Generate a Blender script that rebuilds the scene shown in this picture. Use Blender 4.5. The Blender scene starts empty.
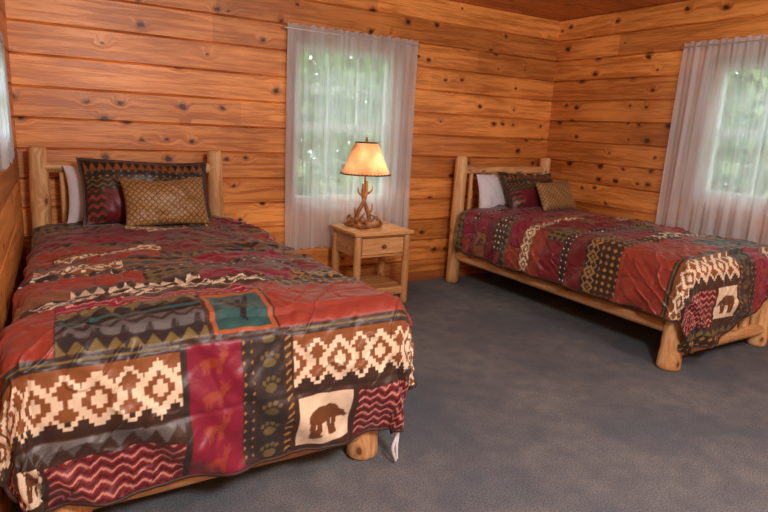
import bpy, math, random
import numpy as np
from mathutils import Vector, Matrix
random.seed(7)
scene = bpy.context.scene
try:
    scene.view_settings.view_transform = 'Standard'
    scene.view_settings.look = 'None'
except Exception as e:
    print(e)

def lin(r, g, b):
    f = lambda c: (c/255/12.92) if c/255 <= .04045 else ((c/255+.055)/1.055)**2.4
    return (f(r), f(g), f(b))

# ---------------------------------------------------------------- materials
def nt(name):
    m = bpy.data.materials.new(name); m.use_nodes = True
    t = m.node_tree; t.nodes.clear()
    out = t.nodes.new('ShaderNodeOutputMaterial')
    return m, t, out
class G:
    def __init__(s, t): s.t = t
    def n(s, typ, **kw):
        nd = s.t.nodes.new(typ)
        for k, v in kw.items(): setattr(nd, k, v)
        return nd
    def l(s, a, b): s.t.links.new(a, b)
    def math(s, op, a, b=None, c=None, clamp=False):
        nd = s.n('ShaderNodeMath', operation=op, use_clamp=clamp)
        for i, x in enumerate((a, b, c)):
            if x is None: continue
            if isinstance(x, (int, float)): nd.inputs[i].default_value = x
            else: s.l(x, nd.inputs[i])
        return nd.outputs[0]
    def mr(s, v, a, b, c, d):
        nd = s.n('ShaderNodeMapRange', interpolation_type='SMOOTHSTEP')
        s.l(v, nd.inputs[0])
        for i, x in enumerate((a, b, c, d)):
            if isinstance(x, (int, float)): nd.inputs[i+1].default_value = x
            else: s.l(x, nd.inputs[i+1])
        return nd.outputs[0]
    def mix(s, f, a, b, mode='MIX'):
        nd = s.n('ShaderNodeMix', data_type='RGBA', blend_type=mode)
        for i, x in ((0, f), (6, a), (7, b)):
            if isinstance(x, (int, float)): nd.inputs[i].default_value = x
            elif isinstance(x, tuple): nd.inputs[i].default_value = (*x[:3], 1)
            else: s.l(x, nd.inputs[i])
        return nd.outputs[2]

def simple(name, col, rough=.6, bump=0, bscale=100, metallic=0, var=.0, vscale=4):
    m, t, out = nt(name); g = G(t)
    p = g.n('ShaderNodeBsdfPrincipled')
    p.inputs['Base Color'].default_value = (*col, 1)
    p.inputs['Roughness'].default_value = rough
    p.inputs['Metallic'].default_value = metallic
    tc = g.n('ShaderNodeTexCoord')
    if var:
        nz = g.n('ShaderNodeTexNoise'); nz.inputs['Scale'].default_value = vscale; nz.inputs['Detail'].default_value = 5
        g.l(tc.outputs['Object'], nz.inputs['Vector'])
        f = g.mr(nz.outputs['Fac'], .3, .7, 0, 1)
        c = g.mix(f, tuple(x*(1-var) for x in col), tuple(min(1, x*(1+var)) for x in col))
        g.l(c, p.inputs['Base Color'])
    if bump:
        nz = g.n('ShaderNodeTexNoise'); nz.inputs['Scale'].default_value = bscale; nz.inputs['Detail'].default_value = 3
        g.l(tc.outputs['Object'], nz.inputs['Vector'])
        b = g.n('ShaderNodeBump'); b.inputs['Strength'].default_value = bump; b.inputs['Distance'].default_value = .01
        g.l(nz.outputs['Fac'], b.inputs['Height']); g.l(b.outputs[0], p.inputs['Normal'])
    g.l(p.outputs[0], out.inputs[0])
    return m

def wood(name, dark, light, knotcol, ringcol, ks=(6, 8), kthr=.75, kr=(.05, .13), rough=.38, gscale=(1.3, 24), tonevar=.26):
    m, t, out = nt(name); g = G(t)
    uv = g.n('ShaderNodeUVMap', uv_map='UVMap')
    mp = g.n('ShaderNodeMapping'); mp.inputs['Scale'].default_value = (ks[0], ks[1], 1)
    g.l(uv.outputs[0], mp.inputs[0])
    wn = g.n('ShaderNodeTexNoise', noise_dimensions='2D'); wn.inputs['Scale'].default_value = 3.0
    g.l(mp.outputs[0], wn.inputs['Vector'])
    wob = g.n('ShaderNodeVectorMath', operation='MULTIPLY_ADD'); wob.inputs[1].default_value = (.18, .12, 0)
    g.l(wn.outputs['Color'], wob.inputs[0]); g.l(mp.outputs[0], wob.inputs[2])
    vo = g.n('ShaderNodeTexVoronoi', voronoi_dimensions='2D'); vo.inputs['Scale'].default_value = 1
    g.l(wob.outputs[0], vo.inputs['Vector'])
    sc = g.n('ShaderNodeSeparateColor'); g.l(vo.outputs['Color'], sc.inputs[0])
    keep = g.math('GREATER_THAN', sc.outputs[1], kthr)
    r = g.math('MULTIPLY_ADD', sc.outputs[0], kr[1], kr[0])
    d = vo.outputs['Distance']
    rel = g.math('DIVIDE', d, r)
    core = g.math('MULTIPLY', g.mr(rel, .6, 1.1, 1, 0), keep)
    ring = g.math('MULTIPLY', g.mr(rel, .9, 2.2, 1, 0), keep)
    bulge = g.math('MULTIPLY', g.mr(d, 0, .5, 1, 0), keep)
    sx = g.n('ShaderNodeSeparateXYZ'); g.l(uv.outputs[0], sx.inputs[0])
    gx = g.math('MULTIPLY', sx.outputs[0], gscale[0])
    gy = g.math('MULTIPLY_ADD', bulge, 1.3, g.math('MULTIPLY', sx.outputs[1], gscale[1]))
    cb = g.n('ShaderNodeCombineXYZ'); g.l(gx, cb.inputs[0]); g.l(gy, cb.inputs[1])
    n1 = g.n('ShaderNodeTexNoise', noise_dimensions='2D'); n1.inputs['Scale'].default_value = 1; n1.inputs['Detail'].default_value = 4
    n1.inputs['Roughness'].default_value = .6; n1.inputs['Distortion'].default_value = .6
    g.l(cb.outputs[0], n1.inputs['Vector'])
    n2 = g.n('ShaderNodeTexNoise', noise_dimensions='2D'); n2.inputs['Scale'].default_value = 5; n2.inputs['Detail'].default_value = 3
    g.l(cb.outputs[0], n2.inputs['Vector'])
    n3 = g.n('ShaderNodeTexNoise', noise_dimensions='2D'); n3.inputs['Scale'].default_value = 1.3; n3.inputs['Detail'].default_value = 2
    g.l(uv.outputs[0], n3.inputs['Vector'])
    f = g.math('ADD', g.math('MULTIPLY', n1.outputs['Fac'], .7), g.math('MULTIPLY', n2.outputs['Fac'], .3))
    f = g.mr(f, .36, .62, 0, 1)
    c = g.mix(f, dark, light)
    at = g.n('ShaderNodeAttribute', attribute_name='tone')
    tn = g.math('MULTIPLY_ADD', at.outputs['Fac'], tonevar*2, 1-tonevar)
    tn = g.math('MULTIPLY', tn, g.mr(n3.outputs['Fac'], .3, .7, .88, 1.12))
    cc = g.n('ShaderNodeCombineColor')
    g.l(tn, cc.inputs[0]); g.l(g.math('POWER', tn, 1.2), cc.inputs[1]); g.l(g.math('POWER', tn, 1.4), cc.inputs[2])
    c = g.mix(1.0, c, cc.outputs[0], 'MULTIPLY')
    c = g.mix(g.math('MULTIPLY', ring, .65), c, ringcol)
    c = g.mix(g.math('MULTIPLY', core, .93), c, knotcol)
    p = g.n('ShaderNodeBsdfPrincipled'); g.l(c, p.inputs['Base Color'])
    p.inputs['Roughness'].default_value = rough
    b = g.n('ShaderNodeBump'); b.inputs['Strength'].default_value = .25; b.inputs['Distance'].default_value = .003
    g.l(f, b.inputs['Height']); g.l(b.outputs[0], p.inputs['Normal'])
    g.l(p.outputs[0], out.inputs[0])
    return m

M_wall = wood('pine_board_varnished', (.50, .168, .032), (.80, .345, .085), (.040, .013, .006), (.26, .07, .016))
M_ceil = wood('pine_ceiling_board', (.42, .13, .030), (.60, .22, .055), (.05, .016, .007), (.2, .05, .014))
M_trim = wood('pine_trim', (.40, .13, .03), (.58, .22, .06), (.04, .015, .007), (.2, .06, .015), kthr=.9)
M_log = wood('peeled_pine_log', (.54, .29, .11), (.78, .50, .23), (.16, .06, .02), (.42, .20, .07), ks=(5, 7), kthr=.6, kr=(.05, .08), rough=.45, gscale=(3, 30), tonevar=.12)
M_ns = wood('nightstand_pine', (.52, .27, .10), (.70, .41, .17), (.2, .07, .02), (.4, .18, .06), ks=(4, 6), kthr=.7, kr=(.04, .06), rough=.42, gscale=(3, 35), tonevar=.1)
M_white = simple('white_vinyl', (.75, .75, .72), .4)
M_sheet = simple('white_cotton', (.72, .77, .84), .85, bump=.1, bscale=30)
M_matt = simple('mattress_ticking', (.6, .58, .54), .9, bump=.2, bscale=60)
M_antler = simple('antler', lin(150, 100, 58), .5, bump=.4, bscale=60, var=.5, vscale=18)
M_brass = simple('antique_brass', (.35, .2, .07), .35, metallic=.9)
M_hem = simple('quilt_binding', lin(60, 42, 34), .6)
M_knob = simple('wood_knob', lin(130, 80, 42), .4)
M_rod = simple('curtain_rod_metal', (.6, .58, .52), .4, metallic=.5)
M_trunk = simple('tree_bark', (.12, .08, .05), .9, var=.4)
M_leather = simple('leather_lacing', lin(70, 38, 20), .6)

def carpet():
    m, t, out = nt('blue_gray_carpet'); g = G(t)
    tc = g.n('ShaderNodeTexCoord')
    def no(s, d, r=.5):
        n = g.n('ShaderNodeTexNoise'); n.inputs['Scale'].default_value = s; n.inputs['Detail'].default_value = d
        n.inputs['Roughness'].default_value = r
        g.l(tc.outputs['Object'], n.inputs['Vector']); return n.outputs['Fac']
    big = g.mr(no(1.6, 4), .3, .7, 0, 1)
    med = g.mr(no(9, 4, .6), .3, .7, 0, 1)
    fin = g.mr(no(170, 3), .25, .75, 0, 1)
    c = g.mix(big, lin(104, 115, 125), lin(132, 137, 138))
    c = g.mix(g.math('MULTIPLY', med, .6), c, lin(92, 103, 115))
    c = g.mix(fin, g.mix(1.0, c, (.58, .58, .58), 'MULTIPLY'), g.mix(1.0, c, (1.35, 1.35, 1.35), 'MULTIPLY'))
    p = g.n('ShaderNodeBsdfPrincipled'); g.l(c, p.inputs['Base Color']); p.inputs['Roughness'].default_value = .95
    p.inputs['Specular IOR Level'].default_value = .1
    b = g.n('ShaderNodeBump'); b.inputs['Strength'].default_value = .4; b.inputs['Distance'].default_value = .006
    g.l(g.math('ADD', fin, g.math('MULTIPLY', med, .8)), b.inputs['Height']); g.l(b.outputs[0], p.inputs['Normal'])
    g.l(p.outputs[0], out.inputs[0]); return m
M_carpet = carpet()

def sheer():
    m, t, out = nt('sheer_curtain_fabric'); g = G(t)
    uv = g.n('ShaderNodeUVMap', uv_map='UVMap')
    mp = g.n('ShaderNodeMapping'); mp.inputs['Scale'].default_value = (20, .8, 1)
    g.l(uv.outputs[0], mp.inputs[0])
    n = g.n('ShaderNodeTexNoise', noise_dimensions='2D'); n.inputs['Scale'].default_value = 1; n.inputs['Detail'].default_value = 3
    g.l(mp.outputs[0], n.inputs['Vector'])
    dens = g.mr(n.outputs['Fac'], .3, .7, .56, .80)
    tr = g.n('ShaderNodeBsdfTransparent'); tr.inputs[0].default_value = (.98, .98, .98, 1)
    df = g.n('ShaderNodeBsdfDiffuse'); df.inputs[0].default_value = (.74, .90, .98, 1)
    tl = g.n('ShaderNodeBsdfTranslucent'); tl.inputs[0].default_value = (.86, .93, .98, 1)
    m1 = g.n('ShaderNodeMixShader'); m1.inputs[0].default_value = .45
    g.l(df.outputs[0], m1.inputs[1]); g.l(tl.outputs[0], m1.inputs[2])
    m2 = g.n('ShaderNodeMixShader'); g.l(dens, m2.inputs[0]); g.l(tr.outputs[0], m2.inputs[1]); g.l(m1.outputs[0], m2.inputs[2])
    g.l(m2.outputs[0], out.inputs[0]); return m
M_sheer = sheer()

def vcol_fabric(name, rough=.45, sheen=.15, wr=1.0):
    m, t, out = nt(name); g = G(t)
    a = g.n('ShaderNodeVertexColor', layer_name='Col')
    tc = g.n('ShaderNodeTexCoord')
    n = g.n('ShaderNodeTexNoise'); n.inputs['Scale'].default_value = 12; n.inputs['Detail'].default_value = 3
    n.inputs['Distortion'].default_value = .8
    g.l(tc.outputs['Object'], n.inputs['Vector'])
    n2 = g.n('ShaderNodeTexNoise'); n2.inputs['Scale'].default_value = 300
    g.l(tc.outputs['Object'], n2.inputs['Vector'])
    c = g.mix(1.0, a.outputs['Color'], g.mix(n2.outputs['Fac'], (.8, .8, .8), (1.2, 1.2, 1.2)), 'MULTIPLY')
    p = g.n('ShaderNodeBsdfPrincipled'); g.l(c, p.inputs['Base Color'])
    p.inputs['Roughness'].default_value = rough
    p.inputs['Sheen Weight'].default_value = sheen
    b = g.n('ShaderNodeBump'); b.inputs['Strength'].default_value = .30*wr; b.inputs['Distance'].default_value = .016
    g.l(n.outputs['Fac'], b.inputs['Height']); g.l(b.outputs[0], p.inputs['Normal'])
    g.l(p.outputs[0], out.inputs[0]); return m
M_quilt = vcol_fabric('lodge_quilt_fabric', .44, .1)
M_cush = vcol_fabric('woven_cushion_fabric', .5, .1, .4)

def shade_mat():
    m, t, out = nt('rawhide_shade'); g = G(t)
    tc = g.n('ShaderNodeTexCoord')
    n = g.n('ShaderNodeTexNoise'); n.inputs['Scale'].default_value = 9; n.inputs['Detail'].default_value = 5
    g.l(tc.outputs['Object'], n.inputs['Vector'])
    f = g.mr(n.outputs['Fac'], .3, .7, 0, 1)
    c = g.mix(f, (.52, .26, .13), (.74, .44, .25))
    d = g.n('ShaderNodeBsdfDiffuse'); g.l(c, d.inputs[0])
    tl = g.n('ShaderNodeBsdfTranslucent'); g.l(c, tl.inputs[0])
    m1 = g.n('ShaderNodeMixShader'); m1.inputs[0].default_value = .5
    g.l(d.outputs[0], m1.inputs[1]); g.l(tl.outputs[0], m1.inputs[2]); g.l(m1.outputs[0], out.inputs[0]); return m
M_shade = shade_mat()
def emis(name, col, s):
    m, t, out = nt(name); e = t.nodes.new('ShaderNodeEmission'); e.inputs[0].default_value = (*col, 1); e.inputs[1].default_value = s
    t.links.new(e.outputs[0], out.inputs[0]); return m
M_bulb = emis('bulb_glow', (1, .72, .42), 6)
def leafmat():
    m, t, out = nt('leaf'); g = G(t)
    oi = g.n('ShaderNodeAttribute', attribute_name='tone')
    c = g.mix(oi.outputs['Fac'], (.20, .36, .10), (.62, .74, .38))
    d = g.n('ShaderNodeBsdfDiffuse'); g.l(c, d.inputs[0]); tl = g.n('ShaderNodeBsdfTranslucent'); g.l(c, tl.inputs[0])
    m1 = g.n('ShaderNodeMixShader'); m1.inputs[0].default_value = .5
    g.l(d.outputs[0], m1.inputs[1]); g.l(tl.outputs[0], m1.inputs[2]); g.l(m1.outputs[0], out.inputs[0]); return m
M_leaf = leafmat()
M_grass = simple('grass', (.2, .34, .1), .9, var=.4)

# ---------------------------------------------------------------- mesh helpers
def mk(name, V, F, mat=None, smooth=False, uvs=None, tone=None, parent=None, loc=None):
    me = bpy.data.meshes.new(name); me.from_pydata([tuple(v) for v in V], [], F)
    if uvs is not None:
        ul = me.uv_layers.new(name='UVMap'); ul.data.foreach_set('uv', np.array(uvs, dtype=np.float32).ravel())
    if tone is not None:
        a = me.attributes.new('tone', 'FLOAT', 'FACE'); a.data.foreach_set('value', np.array(tone, dtype=np.float32))
    if mat: me.materials.append(mat)
    if smooth: me.polygons.foreach_set('use_smooth', [True]*len(me.polygons))
    me.update()
    ob = bpy.data.objects.new(name, me); scene.collection.objects.link(ob)
    if parent: ob.parent = parent
    if loc: ob.location = loc
    return ob
def empty(name, loc=(0, 0, 0)):
    e = bpy.data.objects.new(name, None); e.location = loc; e.empty_display_size = .1
    scene.collection.objects.link(e); return e

class B:
    """mesh accumulator with UV (metres) and tone"""
    def __init__(s): s.V = []; s.F = []; s.U = []; s.T = []
    def face(s, idx, uv, tone): s.F.append(idx); s.U += uv; s.T.append(tone)
    def obj(s, name, mat, smooth=False, parent=None):
        return mk(name, s.V, s.F, mat, smooth, s.U, s.T, parent)
    def box(s, lo, hi, axis=0, bev=.004, tone=None):
        tone = random.random() if tone is None else tone
        lo = Vector(lo); hi = Vector(hi); c = (lo+hi)/2; h = (hi-lo)/2
        bev = min(bev, min(h)*.45)
        pts = {}
        for ix in (-1, 1):
            for iy in (-1, 1):
                for iz in (-1, 1):
                    for a in range(3):
                        p = [ix*(h[0]-bev), iy*(h[1]-bev), iz*(h[2]-bev)]
                        sg = (ix, iy, iz)[a]; p[a] = sg*h[a]
                        pts[(ix, iy, iz, a)] = len(s.V); s.V.append(c+Vector(p))
        ou = random.random()*7; ov = random.random()*7
        def add(idx):
            P = [s.V[i] for i in idx]
            n = (P[1]-P[0]).cross(P[2]-P[0])
            m = sum(P, Vector())/len(P)-c
            if n.dot(m) < 0: idx = idx[::-1]; P = P[::-1]
            k = max(range(3), key=lambda i: abs(n[i]))
            oth = [i for i in range(3) if i != axis]
            uv = []
            for p in P:
                if k == axis: uv.append((p[oth[0]]*.3+ou, p[oth[1]]+ov))
                else:
                    o = [i for i in oth if i != k][0]
                    uv.append((p[axis]+ou, p[o]+ov+k*.37))
            s.face(list(idx), uv, tone)
        for a in range(3):
            b, c2 = [(1, 2), (0, 2), (0, 1)][a]
            for sg in (-1, 1):
                q = []
                for (i, j) in ((-1, -1), (1, -1), (1, 1), (-1, 1)):
                    k = [0, 0, 0]; k[a] = sg; k[b] = i; k[c2] = j; q.append(pts[(*k, a)])
                add(q)
        for a in range(3):
            b, c2 = [(1, 2), (0, 2), (0, 1)][a]
            for i in (-1, 1):
                for j in (-1, 1):
                    k = [0, 0, 0]; k[b] = i; k[c2] = j
                    k0 = list(k); k0[a] = -1; k1 = list(k); k1[a] = 1
                    add([pts[(*k0, b)], pts[(*k1, b)], pts[(*k1, c2)], pts[(*k0, c2)]])
        for ix in (-1, 1):
            for iy in (-1, 1):
                for iz in (-1, 1):
                    add([pts[(ix, iy, iz, 0)], pts[(ix, iy, iz, 1)], pts[(ix, iy, iz, 2)]])
        return s

def tube(bd, pts, rad, n=14, wob=.0, sub=6, seed=0, cap=True):
    rnd = random.Random(seed)
    P = [Vector(p) for p in pts]
    C = []; R = []
    if len(P) == 2:
        for i in range(sub+1):
            f = i/sub; C.append(P[0].lerp(P[1], f)); R.append(rad[0]+(rad[1]-rad[0])*f)
    else:
        for i in range(len(P)-1):
            p0 = P[max(i-1, 0)]; p1 = P[i]; p2 = P[i+1]; p3 = P[min(i+2, len(P)-1)]
            for k in range(sub):
                t = k/sub
                C.append(.5*((2*p1)+(p2-p0)*t+(2*p0-5*p1+4*p2-p3)*t*t+(3*p1-p0-3*p2+p3)*t**3))
                R.append(rad[i]+(rad[i+1]-rad[i])*t)
        C.append(P[-1]); R.append(rad[-1])
    if cap:
        d0 = (C[0]-C[1]).normalized(); d1 = (C[-1]-C[-2]).normalized(); r0 = R[0]; r1 = R[-1]
        C = [C[0].copy()]+C+[C[-1].copy()]
        C[1] = C[1]-d0*min(r0*.3, .015); R = [r0*.78]+R
        C[-2] = C[-2]-d1*min(r1*.3, .015); R = R+[r1*.78]
    off = len(bd.V); L = 0; ou = rnd.random()*9; ov = rnd.random()*9
    ph = [rnd.random()*6.28 for _ in range(4)]
    up = None; Ls = []
    for i, c in enumerate(C):
        tdir = (C[min(i+1, len(C)-1)]-C[max(i-1, 0)])
        if tdir.length < 1e-6: tdir = C[-1]-C[0]
        tdir.normalize()
        if up is None:
            up = Vector((0, 0, 1)) if abs(tdir.z) < .9 else Vector((1, 0, 0))
        s1 = tdir.cross(up).normalized(); s2 = s1.cross(tdir).normalized(); up = s2
        if i: L += (C[i]-C[i-1]).length
        Ls.append(L)
        for k in range(n):
            a = 2*math.pi*k/n
            w = 1+wob*(math.sin(a*2+ph[0]+L*5)+.6*math.sin(a*3+ph[1]-L*8)+.7*math.sin(L*14+ph[2]))
            bd.V.append(c+(s1*math.cos(a)+s2*math.sin(a))*R[i]*w)
    tone = rnd.random(); rr = max(R)
    for i in range(len(C)-1):
        for k in range(n):
            k2 = (k+1) % n
            idx = [off+i*n+k, off+i*n+k2, off+(i+1)*n+k2, off+(i+1)*n+k]
            v0 = 2*math.pi*rr*k/n; v1 = 2*math.pi*rr*(k+1)/n
            bd.face(idx[::-1], [(Ls[i+1]+ou, v0+ov), (Ls[i+1]+ou, v1+ov), (Ls[i]+ou, v1+ov), (Ls[i]+ou, v0+ov)], tone)
    for base, rev in ((off, False), (off+(len(C)-1)*n, True)):
        idx = list(range(base, base+n))
        if rev is True: idx = idx[::-1]
        c = sum((bd.V[i] for i in idx), Vector())/n
        uv = [((bd.V[i]-c).dot(s1)*.4+ou, (bd.V[i]-c).length+ov) for i in idx]
        bd.face(idx, uv, tone)

def logobj(name, p0, p1, r0, r1, parent, mat=M_log, wob=.025, seg=18, sub=14):
    b = B(); tube(b, [p0, p1], [r0, r1], n=seg, wob=wob, sub=sub, seed=random.randint(0, 9999))
    o = b.obj(name, mat, True, parent)
    md = o.modifiers.new('es', 'EDGE_SPLIT'); md.split_angle = math.radians(50)
    return o

# ---------------------------------------------------------------- room
WX0, WX1, WY, H = -.06, 4.46, 4.30, 2.43
AX, AY, FY = -1.3, .70, -1.4
SK = .036                                   # the left wall runs slightly out of square
def boards(name, o, ud, vd, nrm, u0, u1, v0, v1, bh, openings=(), mat=M_wall, seed=1, thick=.1):
    rnd = random.Random(seed); b = B()
    o, ud, vd, nrm = map(Vector, (o, ud, vd, nrm))
    flip = ud.cross(vd).dot(nrm) < 0
    z = v0
    while z < v1-1e-6:
        za, zb = z, min(z+bh, v1)
        cuts = sorted({za, zb}|{c for op in openings for c in (op[2], op[3]) if za < c < zb})
        joints = []; x = u0+rnd.uniform(.5, 3.5)
        while x < u1: joints.append(x); x += rnd.uniform(2.2, 4.5)
        ou = rnd.random()*40; ov = rnd.random()*40
        tones = [rnd.random() for _ in range(len(joints)+1)]
        for c0, c1 in zip(cuts[:-1], cuts[1:]):
            segs = [(u0, u1)]
            for op in openings:
                if op[2] < c1-1e-6 and op[3] > c0+1e-6:
                    ns = []
                    for a, e in segs:
                        if op[0] > a: ns.append((a, min(e, op[0])))
                        if op[1] < e: ns.append((max(a, op[1]), e))
                    segs = ns
            for a, e in segs:
                pts = [a]+[j for j in joints if a < j < e]+[e]
                for p, q in zip(pts[:-1], pts[1:]):
                    if q-p < 1e-4: continue
                    ti = sum(1 for j in joints if j <= p+1e-6)
                    g0 = .008 if abs(c0-za) < 1e-6 and za > v0+1e-6 else 0
                    g1 = .008 if abs(c1-zb) < 1e-6 and zb < v1-1e-6 else 0
                    prof = [(-thick, c0), (-g0*2.0, c0), (0, c0+g0+1e-5), (0, c1-g1-1e-5), (-g1*2.0, c1), (-thick, c1)]
                    off = len(b.V); m = len(prof)
                    for uu in (p, q):
                        for d, zz in prof:
                            b.V.append(o+ud*uu+vd*zz+nrm*d)
                    for i in range(m):
                        j = (i+1) % m
                        idx = [off+i, off+m+i, off+m+j, off+j]
                        uv = [(p+ou, prof[i][1]+ov), (q+ou, prof[i][1]+ov), (q+ou, prof[j][1]+ov), (p+ou, prof[j][1]+ov)]
                        if flip: idx = idx[::-1]; uv = uv[::-1]
                        b.face(idx, uv, tones[ti])
                    for base, rv in ((off, 0), (off+m, 1)):
                        idx = list(range(base, base+m))
                        if bool(rv) != flip: idx = idx[::-1]
                        b.face(idx, [(ou, ov+.01*k) for k in range(m)], tones[ti])
        z += bh
    return b.obj(name, mat)

BH = .187
win1 = (1.76, 2.63, .74, 1.94)      # back wall X range, z
win2 = (1.62, 2.68, .95, 1.93)      # right wall Y range, z
win3 = (2.70, 3.30, 1.20, 1.60)     # left wall Y range, z
boards('wall_back', (0, WY, 0), (1, 0, 0), (0, 0, 1), (0, -1, 0), WX0-.15, WX1+.1, 0, H+.02, BH, [win1], seed=3)
boards('wall_right', (WX1, 0, 0), (0, 1, 0), (0, 0, 1), (-1, 0, 0), FY, WY, 0, H+.02, BH, [win2], seed=5)
wl = boards('wall_left', (WX0, 0, 0), (0, 1, 0), (0, 0, 1), (1, 0, 0), AY, WY, 0, H+.02, BH, [win3], seed=8)
boards('wall_alcove', (0, AY, 0), (1, 0, 0), (0, 0, 1), (0, -1, 0), AX, WX0-.16, 0, H+.02, BH, seed=9)
boards('wall_alcove_side', (AX, 0, 0), (0, 1, 0), (0, 0, 1), (1, 0, 0), FY, AY+.1, 0, H+.02, BH, seed=10)
boards('wall_front', (0, FY, 0), (1, 0, 0), (0, 0, 1), (0, 1, 0), AX-.1, WX1+.1, 0, H+.02, BH, seed=11)
boards('ceiling', (0, 0, H), (1, 0, 0), (0, 1, 0), (0, 0, -1), AX-.1, WX1+.1, FY-.1, WY+.1, .14, mat=M_ceil, seed=12)
fl = B(); fl.box((AX-.1, FY-.1, -.1), (WX1+.1, WY+.1, 0), bev=.0001)
fl.obj('floor', M_carpet)
bb = B(); bb.box((WX0, WY-.016, 0), (WX1, WY, .085), 0); bb.obj('baseboard_back', M_trim)
bb = B(); bb.box((WX1-.016, FY, 0), (WX1, WY-.016, .085), 1); bb.obj('baseboard_right', M_trim)

def adopt(root, parts):
    bpy.context.view_layer.update()
    for o in parts: o.parent = root; o.matrix_parent_inverse = root.matrix_world.inverted()

def window(name, axis, a0, a1, z0, z1, wall, sgn):
    root = empty(name, ((a0+a1)/2, wall, (z0+z1)/2) if axis == 0 else (wall, (a0+a1)/2, (z0+z1)/2))
    parts = []
    def bx(n, lo, hi, d0, d1, zz0, zz1, mat, gr):
        b = B(); da, db = sorted((wall+sgn*d0, wall+sgn*d1))
        if axis == 0: b.box((lo, da, zz0), (hi, db, zz1), gr, .003)
        else: b.box((da, lo, zz0), (db, hi, zz1), gr, .003)
        parts.append(b.obj(n, mat))
    h = 0 if axis == 0 else 1
    bx('casing_top', a0-.07, a1+.07, -.015, .0, z1, z1+.07, M_trim, h)
    bx('casing_bottom', a0-.07, a1+.07, -.015, .0, z0-.07, z0, M_trim, h)
    bx('casing_side_a', a0-.07, a0, -.015, .0, z0, z1, M_trim, 2)
    bx('casing_side_b', a1, a1+.07, -.015, .0, z0, z1, M_trim, 2)
    w = .045
    bx('frame_a', a0, a0+w, .03, .09, z0, z1, M_white, 2); bx('frame_b', a1-w, a1, .03, .09, z0, z1, M_white, 2)
    bx('frame_top', a0+w, a1-w, .03, .09, z1-w, z1, M_white, h); bx('frame_bottom', a0+w, a1-w, .03, .09, z0, z0+w, M_white, h)
    zm = (z0+z1)/2
    bx('meeting_rail', a0+w, a1-w, .035, .085, zm-.025, zm+.025, M_white, h)
    for i in (1, 2):
        x = a0+w+(a1-a0-2*w)*i/3
        bx('muntin_v%d' % i, x-.009, x+.009, .05, .07, z0+w, zm-.025, M_white, 2)
        bx('muntin_u%d' % i, x-.009, x+.009, .05, .07, zm+.025, z1-w, M_white, 2)
    for i, zz in enumerate(((z0+w+zm-.025)/2, (z1-w+zm+.025)/2)):
        bx('muntin_h%d' % i, a0+w, a1-w, .052, .068, zz-.009, zz+.009, M_white, h)
    adopt(root, parts)
    return root
window('window_1', 0, *win1, WY, 1)
window('window_2', 1, *win2, WX1, 1)
w3 = window('window_3', 1, *win3, WX0, -1)

def curtain(name, axis, a0, a1, z0, z1, pos, sgn, amp=.018, folds=15, seed=0, flare=0.0):
    rnd = random.Random(seed); nx = 260; nz = 50; V = []; F = []; U = []
    ph = [rnd.random()*6.28 for _ in range(6)]
    zr = z1-.035
    for j in range(nz+1):
        z = z0+(z1-z0)*j/nz; tz = (z-z0)/(z1-z0)
        for i in range(nx+1):
            t = i/nx; s = t*folds*2*math.pi
            near = math.exp(-abs(z-zr)*14)
            d = amp*(math.sin(s+ph[0]+.9*math.sin(t*9+ph[1])+.25*math.sin(tz*4+ph[2]))*(1-.7*near)*(1.1-.35*tz)
                     + .35*math.sin(s*2.3+ph[3]))
            d = max(-amp*1.25, min(amp*1.25, d))
            sp = flare*(1-tz)
            a = a0-sp+(a1-a0+2*sp)*t+.006*math.sin(s*.5+tz*3+ph[4])*(1-near)
            zz = z+(.006*math.sin(s*1.3+ph[5]) if j in (0, nz) else 0)
            c = pos-sgn*d
            V.append((a, c, zz) if axis == 0 else (c, a, zz))
    W = nx+1
    for j in range(nz):
        for i in range(nx):
            F.append([j*W+i, j*W+i+1, (j+1)*W+i+1, (j+1)*W+i])
            for (ii, jj) in ((i, j), (i+1, j), (i+1, j+1), (i, j+1)):
                U.append(((a1-a0)*ii/nx+seed, (z1-z0)*jj/nz))
    o = mk(name, V, F, M_sheer, True, U)
    b = B()
    e0 = (a0-.02, pos, zr) if axis == 0 else (pos, a0-.02, zr)
    e1 = (a1+.02, pos, zr) if axis == 0 else (pos, a1+.02, zr)
    tube(b, [e0, e1], [.006, .006], n=8, sub=2); b.obj('curtain_rod', M_rod, True, o)
    w = WY if axis == 0 else (WX1 if sgn > 0 else WX0)
    for k, a in enumerate((a0-.02, a1+.02)):
        b = B()
        tube(b, [(a, pos, zr), (a, w, zr)] if axis == 0 else [(pos, a, zr), (w, a, zr)], [.006, .009], n=8, sub=2)
        b.obj('rod_bracket_%d' % k, M_rod, True, o)
    return o
curtain('sheer_curtain', 0, 1.67, 2.81, .38, 2.06, 4.245, 1, seed=1, folds=12, amp=.009)
curtain('sheer_curtain', 1, 1.40, 2.93, .36, 2.10, 4.40, 1, seed=2, folds=14, flare=.03, amp=.011)
c3 = curtain('sheer_curtain', 1, 2.62, 3.38, 1.12, 1.68, WX0+.025, -1, seed=3, folds=8, amp=.008)
piv = Vector((WX0, WY, 0)); RM = Matrix.Translation(piv) @ Matrix.Rotation(-math.atan(SK), 4, 'Z') @ Matrix.Translation(-piv)
bpy.context.view_layer.update()
for o in (wl, w3, c3): o.matrix_world = RM @ o.matrix_world

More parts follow.
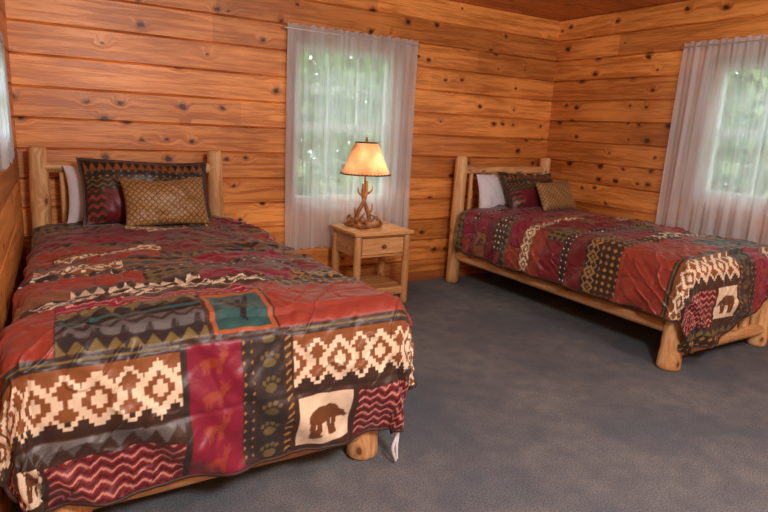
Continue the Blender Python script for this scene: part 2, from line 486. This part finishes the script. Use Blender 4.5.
# ---------------------------------------------------------------- outside
def foliage(name, lo, hi, n, seed, trunks):
    rnd = random.Random(seed); b = B()
    for i in range(n):
        c = Vector([rnd.uniform(lo[k], hi[k]) for k in range(3)])
        s = rnd.uniform(.07, .15)
        u = Vector((rnd.gauss(0, 1), rnd.gauss(0, 1), rnd.gauss(0, 1))).normalized()
        w = u.orthogonal().normalized(); w = (Matrix.Rotation(rnd.random()*6.28, 3, u) @ w)*.6
        off = len(b.V); b.V += [c-u*s, c+w*s, c+u*s, c-w*s]
        b.face([off, off+1, off+2, off+3], [(0, 0)]*4, rnd.random())
    root = b.obj(name, M_leaf)
    for p in trunks:
        bt = B(); tube(bt, [(p[0], p[1], -.5), (p[0]+.1, p[1], 1.5), (p[0], p[1]+.1, 4)], [.12, .09, .05], seed=seed); bt.obj('trunk', M_trunk, True, root)
foliage('tree_foliage', (-1.0, 7.2, -.25), (8.5, 9.9, 4.0), 23000, 1, [(1.2, 7.9), (2.7, 8.4), (4.2, 8.0)])
foliage('tree_foliage', (7.4, -1.0, -.25), (10.2, 6.6, 4.0), 24000, 2, [(8.2, 1.2), (8.6, 3.1)])
gb = B(); gb.box((-14, -14, -.7), (20, 20, -.5), bev=.001); gb.obj('lawn', M_grass)

# ---------------------------------------------------------------- quilt pattern
C = {k: np.array(lin(*v)) for k, v in dict(
    rust=(146, 60, 46), burg=(114, 32, 40), mag=(130, 26, 54), brown=(134, 84, 46), dbrown=(60, 42, 33), char=(46, 43, 44),
    teal=(40, 86, 86), olive=(112, 102, 60), cream=(228, 216, 188), gold=(162, 128, 70), orange=(168, 92, 52), pink=(200, 144, 132), black=(28, 25, 26), slate=(92, 94, 94)).items()}
tri = lambda x: np.abs((x % 1.0)-.5)*2
def k_plain(a): return lambda x, y, w, h: np.tile(C[a], (len(x), 1))
def k_zig(bg, fg, per=.06, amp=.02, gap=.034, th=.012, fg2=None):
    def f(x, y, w, h):
        c = np.tile(C[bg], (len(x), 1)); p = y+amp*tri(x/per); m = (p % gap) < th; c[m] = C[fg]
        if fg2: m = ((p+gap/2) % gap) < th*.6; c[m] = C[fg2]
        return c
    return f
def k_sw(bg, fg, bg2=None, P=.16):
    def f(x, y, w, h):
        c = np.tile(C[bg], (len(x), 1))
        if bg2: c[y < h*.24] = C[bg2]
        q = h/15.0
        ys = (np.floor((y-h*.5)/q)+.5)*q            # stepped rows of the weave
        dy = np.abs(ys); t = tri(x/P); e = h*.44*t
        wd = h*.085
        m = np.abs(dy-e+wd) < wd                    # outer diamond
        m |= dy < (e-h*.30)                         # centre lozenge
        e2 = h*.44*(1-t)
        m |= (np.abs(dy-e2+wd*.6) < wd*.55) & (dy > h*.22)   # counter zigzag
        c[m] = C[fg]; return c
    return f
def k_tri(bg, fg, per=.05, rows=1):
    def f(x, y, w, h):
        c = np.tile(C[bg], (len(x), 1)); hh = h/rows; yy = (y % hh)/hh
        c[yy < tri(x/per)*.85] = C[fg]; return c
    return f
def k_stripe(cols, n):
    def f(x, y, w, h):
        i = np.minimum((y/h*n).astype(int), n-1) % len(cols); return np.array([C[k] for k in cols])[i]
    return f
def k_diam(bg, fg, per=.04, fill=.5):
    def f(x, y, w, h):
        c = np.tile(C[bg], (len(x), 1)); m = (tri(x/per)+tri(y/per)) > 2-2*fill*.9; c[m] = C[fg]; return c
    return f
def ell(x, y, cx, cy, a, b, r=0):
    X = x-cx; Y = y-cy; X, Y = X*math.cos(r)+Y*math.sin(r), -X*math.sin(r)+Y*math.cos(r)
    return (X/a)**2+(Y/b)**2 < 1
def bear(x, y):
    m = ell(x, y, .42, .56, .27, .16)|ell(x, y, .60, .58, .17, .16)|ell(x, y, .78, .50, .11, .09, -.3)|ell(x, y, .87, .44, .07, .045, -.3)|ell(x, y, .74, .60, .03, .04)
    for lx, sl in ((.22, .12), (.36, -.10), (.56, .10), (.70, -.12)): m |= (np.abs(x-lx-(.5-y)*sl) < .05) & (y > .16) & (y < .5)
    for lx in (.28, .35, .63, .68): m |= (np.abs(x-lx) < .06) & (y > .14) & (y < .20)
    return m
def k_bear(bg='cream', fg='brown'):
    def f(x, y, w, h):
        c = np.tile(C['dbrown'], (len(x), 1)); b = .012
        i = (x > b) & (x < w-b) & (y > b) & (y < h-b); c[i] = C[bg]
        c[i & bear((x-b)/(w-2*b), (y-b)/(h-2*b)*1.0)] = C[fg]*.6; return c
    return f
def k_feather(x, y, w, h):
    c = np.tile(C['orange'], (len(x), 1)); b = .016
    i = (x > b) & (x < w-b) & (y > b) & (y < h-b); c[i] = C['teal']
    u = (x-w/2)/w; v = (y-h/2)/h
    m = np.zeros(len(x), bool)
    for r, o in ((.45, -.08), (.1, .02), (-.35, .10)):
        m |= ell(u, v, o, 0, .045, .32, r)
    c[i & m] = C['black']; return c
def k_anim(bg, fg, ch=.1):
    def f(x, y, w, h):
        c = np.tile(C[bg], (len(x), 1)); u = x/w; v = (y % ch)/ch
        if w > .25: u = (x % .16)/.16
        m = ell(u, v, .45, .5, .22, .13)|ell(u, v, .68, .72, .09, .09)|(np.abs(u-.64+(v-.6)*-.2) < .05) & (v > .45) & (v < .75)
        for lx in (.3, .38, .55, .62): m |= (np.abs(u-lx) < .025) & (v > .15) & (v < .5)
        m |= (np.abs(u-.70-(v-.8)*.5) < .02) & (v > .75) & (v < .93)|(np.abs(u-.66+(v-.8)*.5) < .02) & (v > .75) & (v < .93)
        c[m] = C[fg]; return c
    return f
def k_paw(bg, fg, ch=.07):
    def f(x, y, w, h):
        c = np.tile(C[bg], (len(x), 1)); u = x/w; v = (y % ch)/ch
        m = ell(u, v, .5, .38, .22, .18)
        for a, b in ((.25, .62), (.42, .74), (.6, .74), (.77, .62)): m |= ell(u, v, a, b, .075, .1)
        c[m] = C[fg]*.8; return c
    return f

def quilt(S, V, seed=4):
    shp = S.shape; S = S.ravel(); V = V.ravel()
    col = np.tile(C['dbrown'], (len(S), 1)).astype(float)
    def P(s0, s1, v0, v1, kind):
        m = (S >= s0) & (S < s1) & (V >= v0) & (V < v1)
        if m.any(): col[m] = kind(S[m]-s0, V[m]-v0, s1-s0, v1-v0)
    P(-.7, 1.9, -.06, -.01, k_tri('char', 'olive', .06)); P(-.7, 1.9, -.13, -.065, k_diam('dbrown', 'gold', .045, .35))
    # rows along the foot
    P(-.7, -.17, .02, .24, k_zig('burg', 'pink', fg2='black'))
    P(-.16, .04, .03, .23, k_bear())
    P(.06, .42, 0, .165, k_zig('burg', 'pink', .055, .022, .036, .008, 'black'))
    P(-.2, .42, .175, .235, k_tri('slate', 'dbrown', .06))
    P(-.6, .42, .245, .455, k_sw('brown', 'cream', 'dbrown'))
    P(-.6, .42, .46, .49, k_stripe(('char', 'olive', 'char'), 3))
    P(.42, .435, 0, .47, k_plain('char'))
    P(.44, .60, 0, .47, k_anim('mag', 'rust', .115))
    P(.605, .64, 0, .47, k_diam('char', 'gold', .035, .3))
    P(.645, .74, 0, .47, k_paw('char', 'olive', .085))
    P(.745, .765, 0, .47, k_zig('dbrown', 'gold', .04, .015, .03, .01))
    P(.775, 1.0, .02, .235, k_bear())
    P(1.01, 1.9, 0, .215, k_zig('burg', 'pink', .05, .02, .036, .009, 'black'))
    P(.775, 1.9, .245, .455, k_sw('brown', 'cream', 'dbrown'))
    P(.775, 1.9, .46, .48, k_stripe(('char', 'olive'), 2))
    # front edge of the top
    P(-.7, .10, .495, .83, k_plain('rust'))
    P(.105, .51, .495, .55, k_tri('char', 'olive', .05))
    P(.105, .51, .555, .62, k_zig('slate', 'char', .07, .03, .05, .02))
    P(.105, .51, .625, .67, k_stripe(('black', 'teal', 'black'), 3))
    P(.105, .51, .675, .74, k_tri('olive', 'char', .06))
    P(.525, .73, .495, .735, k_feather)
    P(.74, 1.9, .49, .84, k_plain('rust'))
    P(.105, .73, .745, .81, k_zig('mag', 'pink', .03, .008, .03, .006))
    P(.105, .73, .815, .85, k_plain('dbrown'))
    P(-.7, .80, .855, .985, k_sw('dbrown', 'cream', None, .13))
    P(.81, 1.9, .845, .985, k_diam('dbrown', 'gold', .045, .35))
    P(-.7, .14, .99, 1.10, k_plain('brown')); P(.145, .58, .99, 1.10, k_tri('char', 'cream', .045)); P(.585, .98, .99, 1.10, k_plain('mag')); P(.985, 1.9, .99, 1.10, k_sw('char', 'gold', None, .1))
    P(-.7, .4, 1.105, 1.26, k_plain('rust')); P(.405, .62, 1.105, 1.26, k_diam('olive', 'char', .05, .5)); P(.625, 1.05, 1.105, 1.26, k_zig('slate', 'burg', .06, .03, .045, .02)); P(1.055, 1.9, 1.105, 1.26, k_plain('burg'))
    P(-.7, 1.9, 1.265, 1.31, k_diam('char', 'cream', .045, .25))
    rnd = random.Random(seed); v = 1.315
    kinds = [lambda: k_sw('brown', 'cream', None, .12), lambda: k_plain('burg'), lambda: k_tri('char', 'olive', .05),
             lambda: k_zig('mag', 'char', .05, .02, .04, .014), lambda: k_stripe(('char', 'brown', 'teal', 'brown', 'char'), 5),
             lambda: k_diam('dbrown', 'cream', .045, .25), lambda: k_plain('rust'), lambda: k_diam('olive', 'char', .05, .5), lambda: k_plain('mag'),
             lambda: k_zig('slate', 'burg', .06, .03, .045, .02), lambda: k_anim('brown', 'dbrown', .12), lambda: k_tri('dbrown', 'brown', .08)]
    rows = [(.17, 1), (.10, None), (.12, 0), (.13, 6), (.06, 2), (.13, 8), (.10, 3), (.12, None), (.06, 5), (.10, None), (.09, 7), (.12, None), (.10, None), (.15, None)]
    last = 0
    for hh, kk in rows:
        s = -.7+rnd.random()*.2
        while s < 1.9:
            w = rnd.uniform(.22, .5)
            if kk is not None and rnd.random() < .5: k = kk; w *= 1.3
            else:
                k = rnd.randrange(len(kinds))
                if k == last: k = (k+4) % len(kinds)
            last = k
            P(s, s+w-.006, v, v+hh-.006, kinds[k]()); s += w
        v += hh
    return col.reshape(*shp, 3)

def lat(seed):
    return np.random.RandomState(seed).rand(64, 64)
def vnoise(U, V, fu, fv, seed):
    L = lat(seed); x = U*fu+seed*1.7+100; y = V*fv+seed*2.3+100
    xi = np.floor(x).astype(int); yi = np.floor(y).astype(int); fx = x-xi; fy = y-yi
    fx = fx**3*(fx*(fx*6-15)+10); fy = fy**3*(fy*(fy*6-15)+10); a = lambda i, j: L[(xi+i) % 64, (yi+j) % 64]
    return (a(0, 0)*(1-fx)+a(1, 0)*fx)*(1-fy)+(a(0, 1)*(1-fx)+a(1, 1)*fx)*fy-.5

def setcol(me, col):
    a = me.color_attributes.new('Col', 'FLOAT_COLOR', 'POINT')
    n = len(me.vertices); c = np.ones((n, 4), dtype=np.float32); c[:, :3] = col.reshape(-1, 3)
    a.data.foreach_set('color', c.ravel())

def comforter(x0, x1, yfoot, yhead, ztop, s_map, seed, clampf=None, skew=0, dL=.40, dR=.40, lift=0, vshift=0):
    R = .085; q = R*math.pi/2; dF = q+.435; W = (x1-x0)-2*R; Lt = yhead-(yfoot+R); step = .004
    nu = int((W+dL+dR)/step); nv = int((dF+Lt)/step)
    u = np.linspace(-dL, W+dR, nu); v = np.linspace(0, dF+Lt, nv)
    U, V = np.meshgrid(u, v)
    eu = np.where(U < 0, -U, np.where(U > W, U-W, 0)); su = np.where(U < 0, -1, 1); ev = np.maximum(0, dF-V)
    if lift: ev = ev*(1-lift*np.clip(U/W*1.7-.25, 0, 1))
    VP = np.where(V < dF, dF-ev, V)-vshift
    L = np.hypot(eu, ev); th = np.arctan2(ev, eu+1e-9)
    Ls = L*(1-.13*np.sin(2*th)**2*np.clip(L/.4, 0, 1))
    a = np.clip(Ls/R, 0, math.pi/2)
    rest = np.maximum(0, Ls-q)
    along = U*1.0+V*1.0
    corner = np.sin(2*th)
    bul = np.sin(np.clip(rest/.42, 0, 1)*math.pi)*.022
    flare = bul+rest*(.045*np.sin(along*2*math.pi/.36+seed)+.025*np.sin(along*2*math.pi/.19+seed*2))*np.clip(rest/.2, 0, 1)
    flare = flare+corner**2*rest*(.02+.09*np.sin(th*7+seed))
    out = R*np.sin(a)+flare; down = R*(1-np.cos(a))+rest
    cx = np.cos(th)*(L > 0); cy = np.sin(th)*(L > 0)
    X = x0+R+np.clip(U, 0, W)+su*out*cx
    Y = yfoot+R+np.maximum(0, V-dF)-out*cy
    Z = ztop-down
    X = X-skew*np.clip(1-U/W, 0, 1)*np.clip((3.5-Y)/1.5, 0, 1.1)
    P = np.stack([X, Y, Z], -1)
    du = np.gradient(P, axis=1); dv = np.gradient(P, axis=0); N = np.cross(du, dv); N /= np.linalg.norm(N, axis=-1, keepdims=True)+1e-9
    pf = .030*vnoise(U, V, 3.5, 3.5, seed)+.018*vnoise(U+V*.4, V-U*.3, 8, 6, seed+1)+.011*vnoise(U*1.0+V*.8, V-U*.7, 18, 6, seed+2)
    pf += .008*vnoise(U-V*.9, V+U*.9, 26, 8, seed+3)
    rg = vnoise(U*.6+V, V*.7-U, 5, 12, seed+5); pf += .012*np.clip(1-np.abs(rg)/.10, 0, 1)**2*np.clip(vnoise(U, V, 2, 2, seed+6)*3+.4, 0, 1)
    qx = np.abs(((U+.02*np.sin(V*20)) % .24)-.12)/.12; qy = np.abs((V % .24)-.12)/.12
    pf -= .005*(np.clip(qx-.86, 0, 1)+np.clip(qy-.86, 0, 1))/.14*.8
    crown = .03*np.clip(1-((U-W/2)/(W/2))**2, 0, 1)
    P = P+N*pf[..., None]; P[..., 2] += np.where(L > 0, 0, crown)
    if clampf is not None: P[..., 0] = clampf(P[..., 0], P[..., 1])
    P[..., 2] = np.maximum(P[..., 2], .03)
    me = bpy.data.meshes.new('comforter')
    idx = np.arange(nu*nv).reshape(nv, nu)
    F = np.stack([idx[:-1, :-1], idx[:-1, 1:], idx[1:, 1:], idx[1:, :-1]], -1).reshape(-1, 4)
    me.vertices.add(nu*nv); me.vertices.foreach_set('co', P.astype(np.float32).ravel())
    me.loops.add(F.size); me.loops.foreach_set('vertex_index', F.ravel().astype(np.int32))
    me.polygons.add(len(F)); me.polygons.foreach_set('loop_start', np.arange(0, F.size, 4, dtype=np.int32))
    me.polygons.foreach_set('use_smooth', np.ones(len(F), dtype=bool))
    me.update(calc_edges=True); me.validate()
    S = U+.045 if s_map == 0 else (1.13-U)
    setcol(me, quilt(S, VP, 4 if s_map == 0 else 12))
    me.materials.append(M_quilt)
    ob = bpy.data.objects.new('comforter', me); scene.collection.objects.link(ob)
    ring = [P[j, 0] for j in range(nv-1, -1, -6)]+[P[0, i] for i in range(0, nu, 6)]+[P[j, nu-1] for j in range(0, nv, 6)]
    cu = bpy.data.curves.new('hem', 'CURVE'); cu.dimensions = '3D'; cu.bevel_depth = .007; cu.bevel_resolution = 2
    sp = cu.splines.new('POLY'); sp.points.add(len(ring)-1)
    for p, r in zip(sp.points, ring): p.co = (r[0], r[1], r[2], 1)
    cu.materials.append(M_hem)
    ho = bpy.data.objects.new('hem_binding', cu); scene.collection.objects.link(ho); ho.parent = ob
    return ob, P

# ---------------------------------------------------------------- beds
def bed(x0, x1, yh, yf, seed, xf=0):
    random.seed(seed)
    root = empty('log_bed', ((x0+x1)/2, (yh+yf)/2, 0))
    parts = []
    def lg(nm, a, b, r0, r1, **k):
        parts.append(logobj(nm, a, b, r0, r1, None, **k))
    lg('head_post_left', (x0, yh, 0), (x0+.01, yh, 1.14), .060, .052); lg('head_post_right', (x1, yh, 0), (x1-.01, yh, 1.14), .060, .052)
    lg('foot_post_left', (x0, yf, 0), (x0, yf, .585), .068, .055); lg('foot_post_right', (x1+xf, yf, 0), (x1+xf, yf, .585), .064, .055)
    lg('head_rail_top', (x0, yh, 1.02), (x1, yh, 1.02), .036, .034); lg('head_rail_low', (x0, yh, .36), (x1, yh, .36), .036, .034)
    lg('foot_rail_top', (x0, yf, .52), (x1, yf, .52), .034, .036); lg('foot_rail_low', (x0, yf-.01, .125), (x1, yf-.01, .125), .044, .042)
    n = 7
    for i in range(n):
        x = x0+(x1-x0)*(i+1)/(n+1)
        lg('head_spindle_%d' % i, (x, yh, .37), (x, yh, 1.01), .022, .019, seg=12, sub=8)
        lg('foot_spindle_%d' % i, (x, yf, .135), (x, yf, .51), .029, .026, seg=12, sub=8)
    lg('side_rail_left', (x0+.015, yf, .255), (x0+.015, yh, .255), .047, .043); lg('side_rail_right', (x1-.015, yf, .255), (x1-.015, yh, .255), .047, .043)
    b = B()
    for i in range(8):
        y = yf+.2+(yh-yf-.4)*i/7; b.box((x0+.04, y-.04, .27), (x1-.04, y+.04, .29), 0)
    parts.append(b.obj('slats', M_log))
    b = B(); b.box((x0+.045, yf+.05, .29), (x1-.045, yh-.06, .43), 0, .03); parts.append(b.obj('box_spring', M_matt))
    b = B(); b.box((x0+.035, yf+.04, .43), (x1-.035, yh-.06, .64), 0, .045); parts.append(b.obj('mattress', M_sheet))
    adopt(root, parts)
    return root
bed(.035, 1.115, 4.14, 1.945, 1, .005)
bed(3.26, 4.30, 4.14, 1.965, 2, -.04)
wallx = lambda Y: WX0-SK*(WY-Y)
cA, PA = comforter(-.030, 1.262, 1.818, 3.98, .69, 0, 11, clampf=lambda X, Y: np.maximum(X, wallx(Y)+.012), skew=.085)
cB, PB = comforter(3.165, 4.395, 1.835, 3.98, .69, 1, 23, clampf=lambda X, Y: np.minimum(X, 4.375), lift=.46, vshift=.14)
b = B()
for k, (ox, oy) in enumerate(((0, 0), (.012, .01))):
    tube(b, [(1.205+ox, 1.85+oy, .20), (1.215+ox, 1.83+oy, .13), (1.19+ox*2.0, 1.815+oy, .08), (1.205+ox, 1.81+oy, .02)], [.005, .006, .007, .005], n=8, seed=k)
b.obj('corner_tie', M_sheet, True, cA)

# ---------------------------------------------------------------- pillows
def pillow(name, w, h, t, loc, lean, yaw=0, colf=None, mat=None, flange=0.0, seed=0, nx=150, nz=90, roll=0):
    x = np.linspace(-1, 1, nx); z = np.linspace(-1, 1, nz); A, Bz = np.meshgrid(x, z)
    fx = flange/(w/2); fz = flange/(h/2)
    a = np.clip(np.abs(A)/(1-fx), 0, 1); b = np.clip(np.abs(Bz)/(1-fz), 0, 1)
    th = ((1-a**3)*(1-b**3))**.55
    px = A*w/2*(1-.06*(1-Bz**2)*np.abs(A)**3)
    pz = Bz*h/2*(1-.08*(1-A**2)*np.abs(Bz)**3)+.01*np.sin(A*2.3+seed)*np.clip(Bz, 0, 1)
    nzs = vnoise(A*w/2, Bz*h/2, 9, 9, 30+seed)*.035+vnoise(A*w/2+Bz*.1, Bz*h/2, 22, 12, 40+seed)*.016
    front = -t/2*th-nzs*th**.5-.003; back = t/2*th+nzs*th**.5+.003
    Pf = np.stack([px, front, pz], -1).reshape(-1, 3); Pb = np.stack([px, back, pz], -1).reshape(-1, 3)
    V = np.concatenate([Pf, Pb]); n = nx*nz
    idx = np.arange(n).reshape(nz, nx)
    F = np.stack([idx[:-1, :-1], idx[:-1, 1:], idx[1:, 1:], idx[1:, :-1]], -1).reshape(-1, 4)
    F2 = F[:, ::-1]+n
    bd = list(idx[0, :])+list(idx[1:, -1])+list(idx[-1, -2::-1])+list(idx[-2:0:-1, 0])
    F3 = [[bd[i], bd[i]+n, bd[(i+1) % len(bd)]+n, bd[(i+1) % len(bd)]] for i in range(len(bd))]
    me = bpy.data.meshes.new(name); me.from_pydata(V.tolist(), [], F.tolist()+F2.tolist()+[[int(q) for q in f] for f in F3])
    me.polygons.foreach_set('use_smooth', [True]*len(me.polygons))
    if colf is not None:
        c = colf(A*w/2, Bz*h/2, w, h).reshape(-1, 3); setcol(me, np.concatenate([c, c]))
    me.materials.append(mat)
    o = bpy.data.objects.new(name, me); scene.collection.objects.link(o)
    o.location = loc; o.rotation_euler = (-lean, roll, yaw)
    return o
def shamcol(x, z, w, h):
    shp = x.shape; X = (x+w/2).ravel(); Z = (z+h/2).ravel(); c = np.tile(C['dbrown'], (len(X), 1)).astype(float)
    def P(x0, x1, z0, z1, k):
        m = (X >= x0) & (X < x1) & (Z >= z0) & (Z < z1)
        if m.any(): c[m] = k(X[m]-x0, Z[m]-z0, x1-x0, z1-z0)
    P(.0, w, .0, h, k_plain('dbrown'))
    P(.03, w-.03, h-.085, h-.02, k_tri('black', 'brown', .045))
    P(.03, w-.03, h-.13, h-.09, k_diam('char', 'gold', .04, .3))
    P(.03, w-.03, h-.20, h-.135, k_zig('dbrown', 'olive', .06, .02, .03, .009))
    P(.03, w-.03, .02, h-.205, k_plain('burg'))
    P(.03, .13, .02, h-.205, k_zig('dbrown', 'rust', .05, .02, .05, .02)); P(w-.13, w-.03, .02, h-.205, k_zig('dbrown', 'rust', .05, .02, .05, .02))
    return (c*.85).reshape(*shp, 3)
def goldcol(x, z, w, h):
    c = np.tile(C['gold'], (x.size, 1)).astype(float); X = x.ravel(); Z = z.ravel(); p = .035
    a = np.minimum(np.abs(((X+Z)/p) % 1-.5), np.abs(((X-Z)/p) % 1-.5))
    c[a < .12] = C['dbrown']*1.6; d = (tri((X+Z)/p)+tri((X-Z)/p)) < .45; c[d] = C['brown']*.9
    return c.reshape(*x.shape, 3)
for dx, far in ((0, 0), (3.21, 1)):
    pillow('bed_pillow', .66, .36-.03*far, .12, (.50+dx, 4.02, .87-.04*far), .24, 0, None, M_sheet, 0, 1+far)
    pillow('pillow_sham', .76 if not far else .64, .42 if not far else .38, .15, (.615+dx+.03*far, 3.85, .89-.04*far), .38+.18*far, .0, shamcol, M_quilt, .015, 3+far)
    pillow('throw_pillow', .48 if not far else .42, .30-.03*far, .12, (.68+dx+.06*far, 3.64, .86-.02*far), .50, .04, goldcol, M_cush, 0, 5+far)

# ---------------------------------------------------------------- nightstand
def nightstand():
    x0, x1, y0, y1, h = 2.01, 2.53, 3.72, 4.17, .585
    root = empty('nightstand', ((x0+x1)/2, (y0+y1)/2, 0))
    parts = []
    i = .045
    for nm, (x, y) in dict(leg_1=(x0+i, y0+i), leg_2=(x1-i, y0+i), leg_3=(x0+i, y1-i), leg_4=(x1-i, y1-i)).items():
        parts.append(logobj(nm, (x, y, 0), (x, y, h-.028), .031, .029, None, M_ns, wob=.012))
    b = B()
    for k in range(3):
        w = (y1-y0)/3; b.box((x0, y0+w*k, h-.03), (x1, y0+w*(k+1)-.001, h), 0, .006)
    parts.append(b.obj('top', M_ns))
    b = B(); zt = h-.03; zb = zt-.17
    b.box((x0+i-.012, y0+i, zb), (x0+i+.008, y1-i, zt), 1); b.box((x1-i-.008, y0+i, zb), (x1-i+.012, y1-i, zt), 1)
    b.box((x0+i, y1-i-.01, zb), (x1-i, y1-i+.01, zt), 0); b.box((x0+i, y0+i-.005, zb), (x1-i, y0+i+.012, zb+.02), 0)
    b.box((x0+i, y0+i-.005, zt-.018), (x1-i, y0+i+.012, zt), 0); b.box((x0+i, y0+i, zb), (x1-i, y1-i, zb+.01), 0)
    parts.append(b.obj('apron', M_ns))
    b = B(); b.box((x0+i+.034, y0+i-.016, zb+.024), (x1-i-.034, y0+i+.004, zt-.021), 0, .004); parts.append(b.obj('drawer_front', M_ns))
    b = B(); xm = (x0+x1)/2; zk = (zb+zt)/2
    tube(b, [(xm, y0+i-.014, zk), (xm, y0+i-.026, zk), (xm, y0+i-.034, zk), (xm, y0+i-.044, zk)], [.008, .009, .018, .014], n=14, sub=4); parts.append(b.obj('knob', M_knob, True))
    b = B()
    for k in range(3):
        w = (y1-y0-2*i+.02)/3; b.box((x0+i-.01, y0+i-.01+w*k, .115), (x1-i+.01, y0+i-.01+w*(k+1)-.002, .135), 0, .004)
    parts.append(b.obj('lower_shelf', M_ns))
    b = B(); b.box((x0+i, y0+i-.008, .075), (x1-i, y0+i+.012, .115), 0); b.box((x0+i, y1-i-.01, .075), (x1-i, y1-i+.01, .115), 0)
    b.box((x0+i-.008, y0+i, .075), (x0+i+.012, y1-i, .115), 1); b.box((x1-i-.012, y0+i, .075), (x1-i+.008, y1-i, .115), 1)
    parts.append(b.obj('shelf_rails', M_ns))
    adopt(root, parts)
nightstand()

# ---------------------------------------------------------------- antler lamp
def lamp():
    lx, ly, z0 = 2.20, 3.95, .585
    root = empty('antler_table_lamp', (lx, ly, z0))
    b = B()
    def A(pts, r, s): tube(b, pts, [q*1.15 for q in r], n=10, wob=.05, sub=6, seed=s)
    for k in range(4):
        a = k*math.pi/2+.5
        def q(r, da, z): return (r*math.cos(a+da), r*math.sin(a+da), z)
        A([q(.045, -.2, .032), q(.10, .3, .018), q(.145, .9, .030), q(.150, 1.4, .060), q(.125, 1.75, .09)], [.017, .015, .013, .009, .003], k)
        A([q(.10, .3, .020), q(.145, .1, .035), q(.165, -.1, .075)], [.011, .008, .002], k+10)
        A([q(.140, .8, .030), q(.11, .7, .065), q(.105, .5, .10)], [.010, .007, .002], k+20)
    A([(-.05, .02, .02), (-.055, .01, .10), (-.02, -.01, .19), (.012, 0, .27), (.02, .01, .36)], [.018, .016, .014, .012, .007], 40)
    A([(.045, -.01, .02), (.045, 0, .09), (.02, .015, .17), (-.012, .005, .25), (-.015, 0, .34)], [.018, .016, .014, .012, .008], 41)
    A([(-.052, .01, .09), (-.085, -.02, .12), (-.095, -.03, .165)], [.011, .008, .002], 42)
    A([(.045, 0, .11), (.075, .01, .14), (.08, .02, .19)], [.011, .008, .002], 43)
    A([(.02, 0, .26), (.05, -.02, .29), (.055, -.02, .33)], [.009, .006, .002], 44)
    A([(-.01, 0, .24), (-.045, .01, .27), (-.055, .01, .31)], [.009, .006, .002], 45)
    b.obj('antlers', M_antler, True, root)
    b = B(); tube(b, [(0, 0, .24), (0, 0, .42)], [.008, .008], n=10, sub=3); tube(b, [(0, 0, .42), (0, 0, .47)], [.018, .016], n=14, sub=3)
    tube(b, [(0, 0, .655), (0, 0, .668), (0, 0, .69)], [.006, .012, .004], n=10, sub=3)
    for sg in (-1, 1): tube(b, [(sg*.015, 0, .43), (sg*.05, 0, .50), (sg*.045, 0, .60), (0, 0, .655)], [.002]*4, n=6)
    b.obj('harp_and_socket', M_brass, True, root)
    b = B(); tube(b, [(0, 0, .47), (0, 0, .485), (0, 0, .52), (0, 0, .545), (0, 0, .555)], [.012, .02, .028, .02, .006], n=14, sub=4); b.obj('bulb', M_bulb, True, root)
    N = 64; V = []; F = []; prof = [(.192, .415), (.166, .465), (.138, .525), (.112, .585), (.086, .650)]
    for r, z in prof:
        for k in range(N): a = 2*math.pi*k/N; V.append((r*math.cos(a), r*math.sin(a), z))
    for j in range(len(prof)-1):
        for k in range(N): k2 = (k+1) % N; F.append([j*N+k, j*N+k2, (j+1)*N+k2, (j+1)*N+k])
    mk('shade', V, F, M_shade, True, parent=root)
    b = B()
    for (r, z, tr) in ((.192, .415, .0045), (.086, .650, .004)):
        pts = [(r*math.cos(2*math.pi*k/32), r*math.sin(2*math.pi*k/32), z) for k in range(33)]
        tube(b, pts, [tr]*33, n=8, sub=2, cap=False)
    for k in range(40):
        a = 2*math.pi*k/40; a2 = a+.07
        tube(b, [(.190*math.cos(a), .190*math.sin(a), .425), (.195*math.cos(a2), .195*math.sin(a2), .412)], [.0025, .0025], n=6, sub=1)
    b.obj('lacing', M_leather, True, root)
    b = B()
    for k in range(3):
        a = k*2.094; tube(b, [(0, 0, .652), (.086*math.cos(a), .086*math.sin(a), .650)], [.002, .002], n=6, sub=1)
    b.obj('spider', M_brass, True, root)
    ld = bpy.data.lights.new('bulb_light', 'POINT'); ld.energy = 3.6; ld.color = (1, .78, .55); ld.shadow_soft_size = .02
    lo = bpy.data.objects.new('bulb_light', ld); lo.location = (0.03, -.03, .470); lo.parent = root; scene.collection.objects.link(lo)
lamp()

# ---------------------------------------------------------------- lights / world
def fill_fixture(x, y, e):  # added out-of-view fill light for the room, with an invented canopy above
    root = empty('fill_light', (x, y, H))
    b = B(); tube(b, [(0, 0, -.03), (0, 0, 0)], [.16, .17], n=32, sub=2); b.obj('added_canopy', M_brass, True, root)
    ld = bpy.data.lights.new('fill_point', 'POINT'); ld.energy = e; ld.color = (.98, .98, 1); ld.shadow_soft_size = .22
    lo = bpy.data.objects.new('fill_point', ld); lo.location = (0, 0, -.30); lo.parent = root; scene.collection.objects.link(lo)
fill_fixture(.8, -.4, 195)  # main added fill, standing in for frontal flash light
fill_fixture(2.5, .3, 55)  # weaker added fill towards the right
w = bpy.data.worlds.new('World'); scene.world = w; w.use_nodes = True
bg = w.node_tree.nodes['Background']; bg.inputs[0].default_value = (.86, .94, 1, 1); bg.inputs[1].default_value = 4.4

# ---------------------------------------------------------------- camera
phi, th, rho = math.radians(31.3), math.radians(12.3), math.radians(2.8)
Fv = Vector((math.sin(phi)*math.cos(th), math.cos(phi)*math.cos(th), -math.sin(th)))
R0 = Vector((math.cos(phi), -math.sin(phi), 0)); U0 = R0.cross(Fv)
Rv = R0*math.cos(rho)+U0*math.sin(rho); Uv = -R0*math.sin(rho)+U0*math.cos(rho)
cd = bpy.data.cameras.new('camera'); cd.sensor_width = 36; cd.lens = 587/768*36; cd.clip_start = .02
co = bpy.data.objects.new('camera', cd); scene.collection.objects.link(co)
M = Matrix((Rv, Uv, -Fv)).transposed().to_4x4(); M.translation = Vector((0, 0, 1.35)); co.matrix_world = M
scene.camera = co
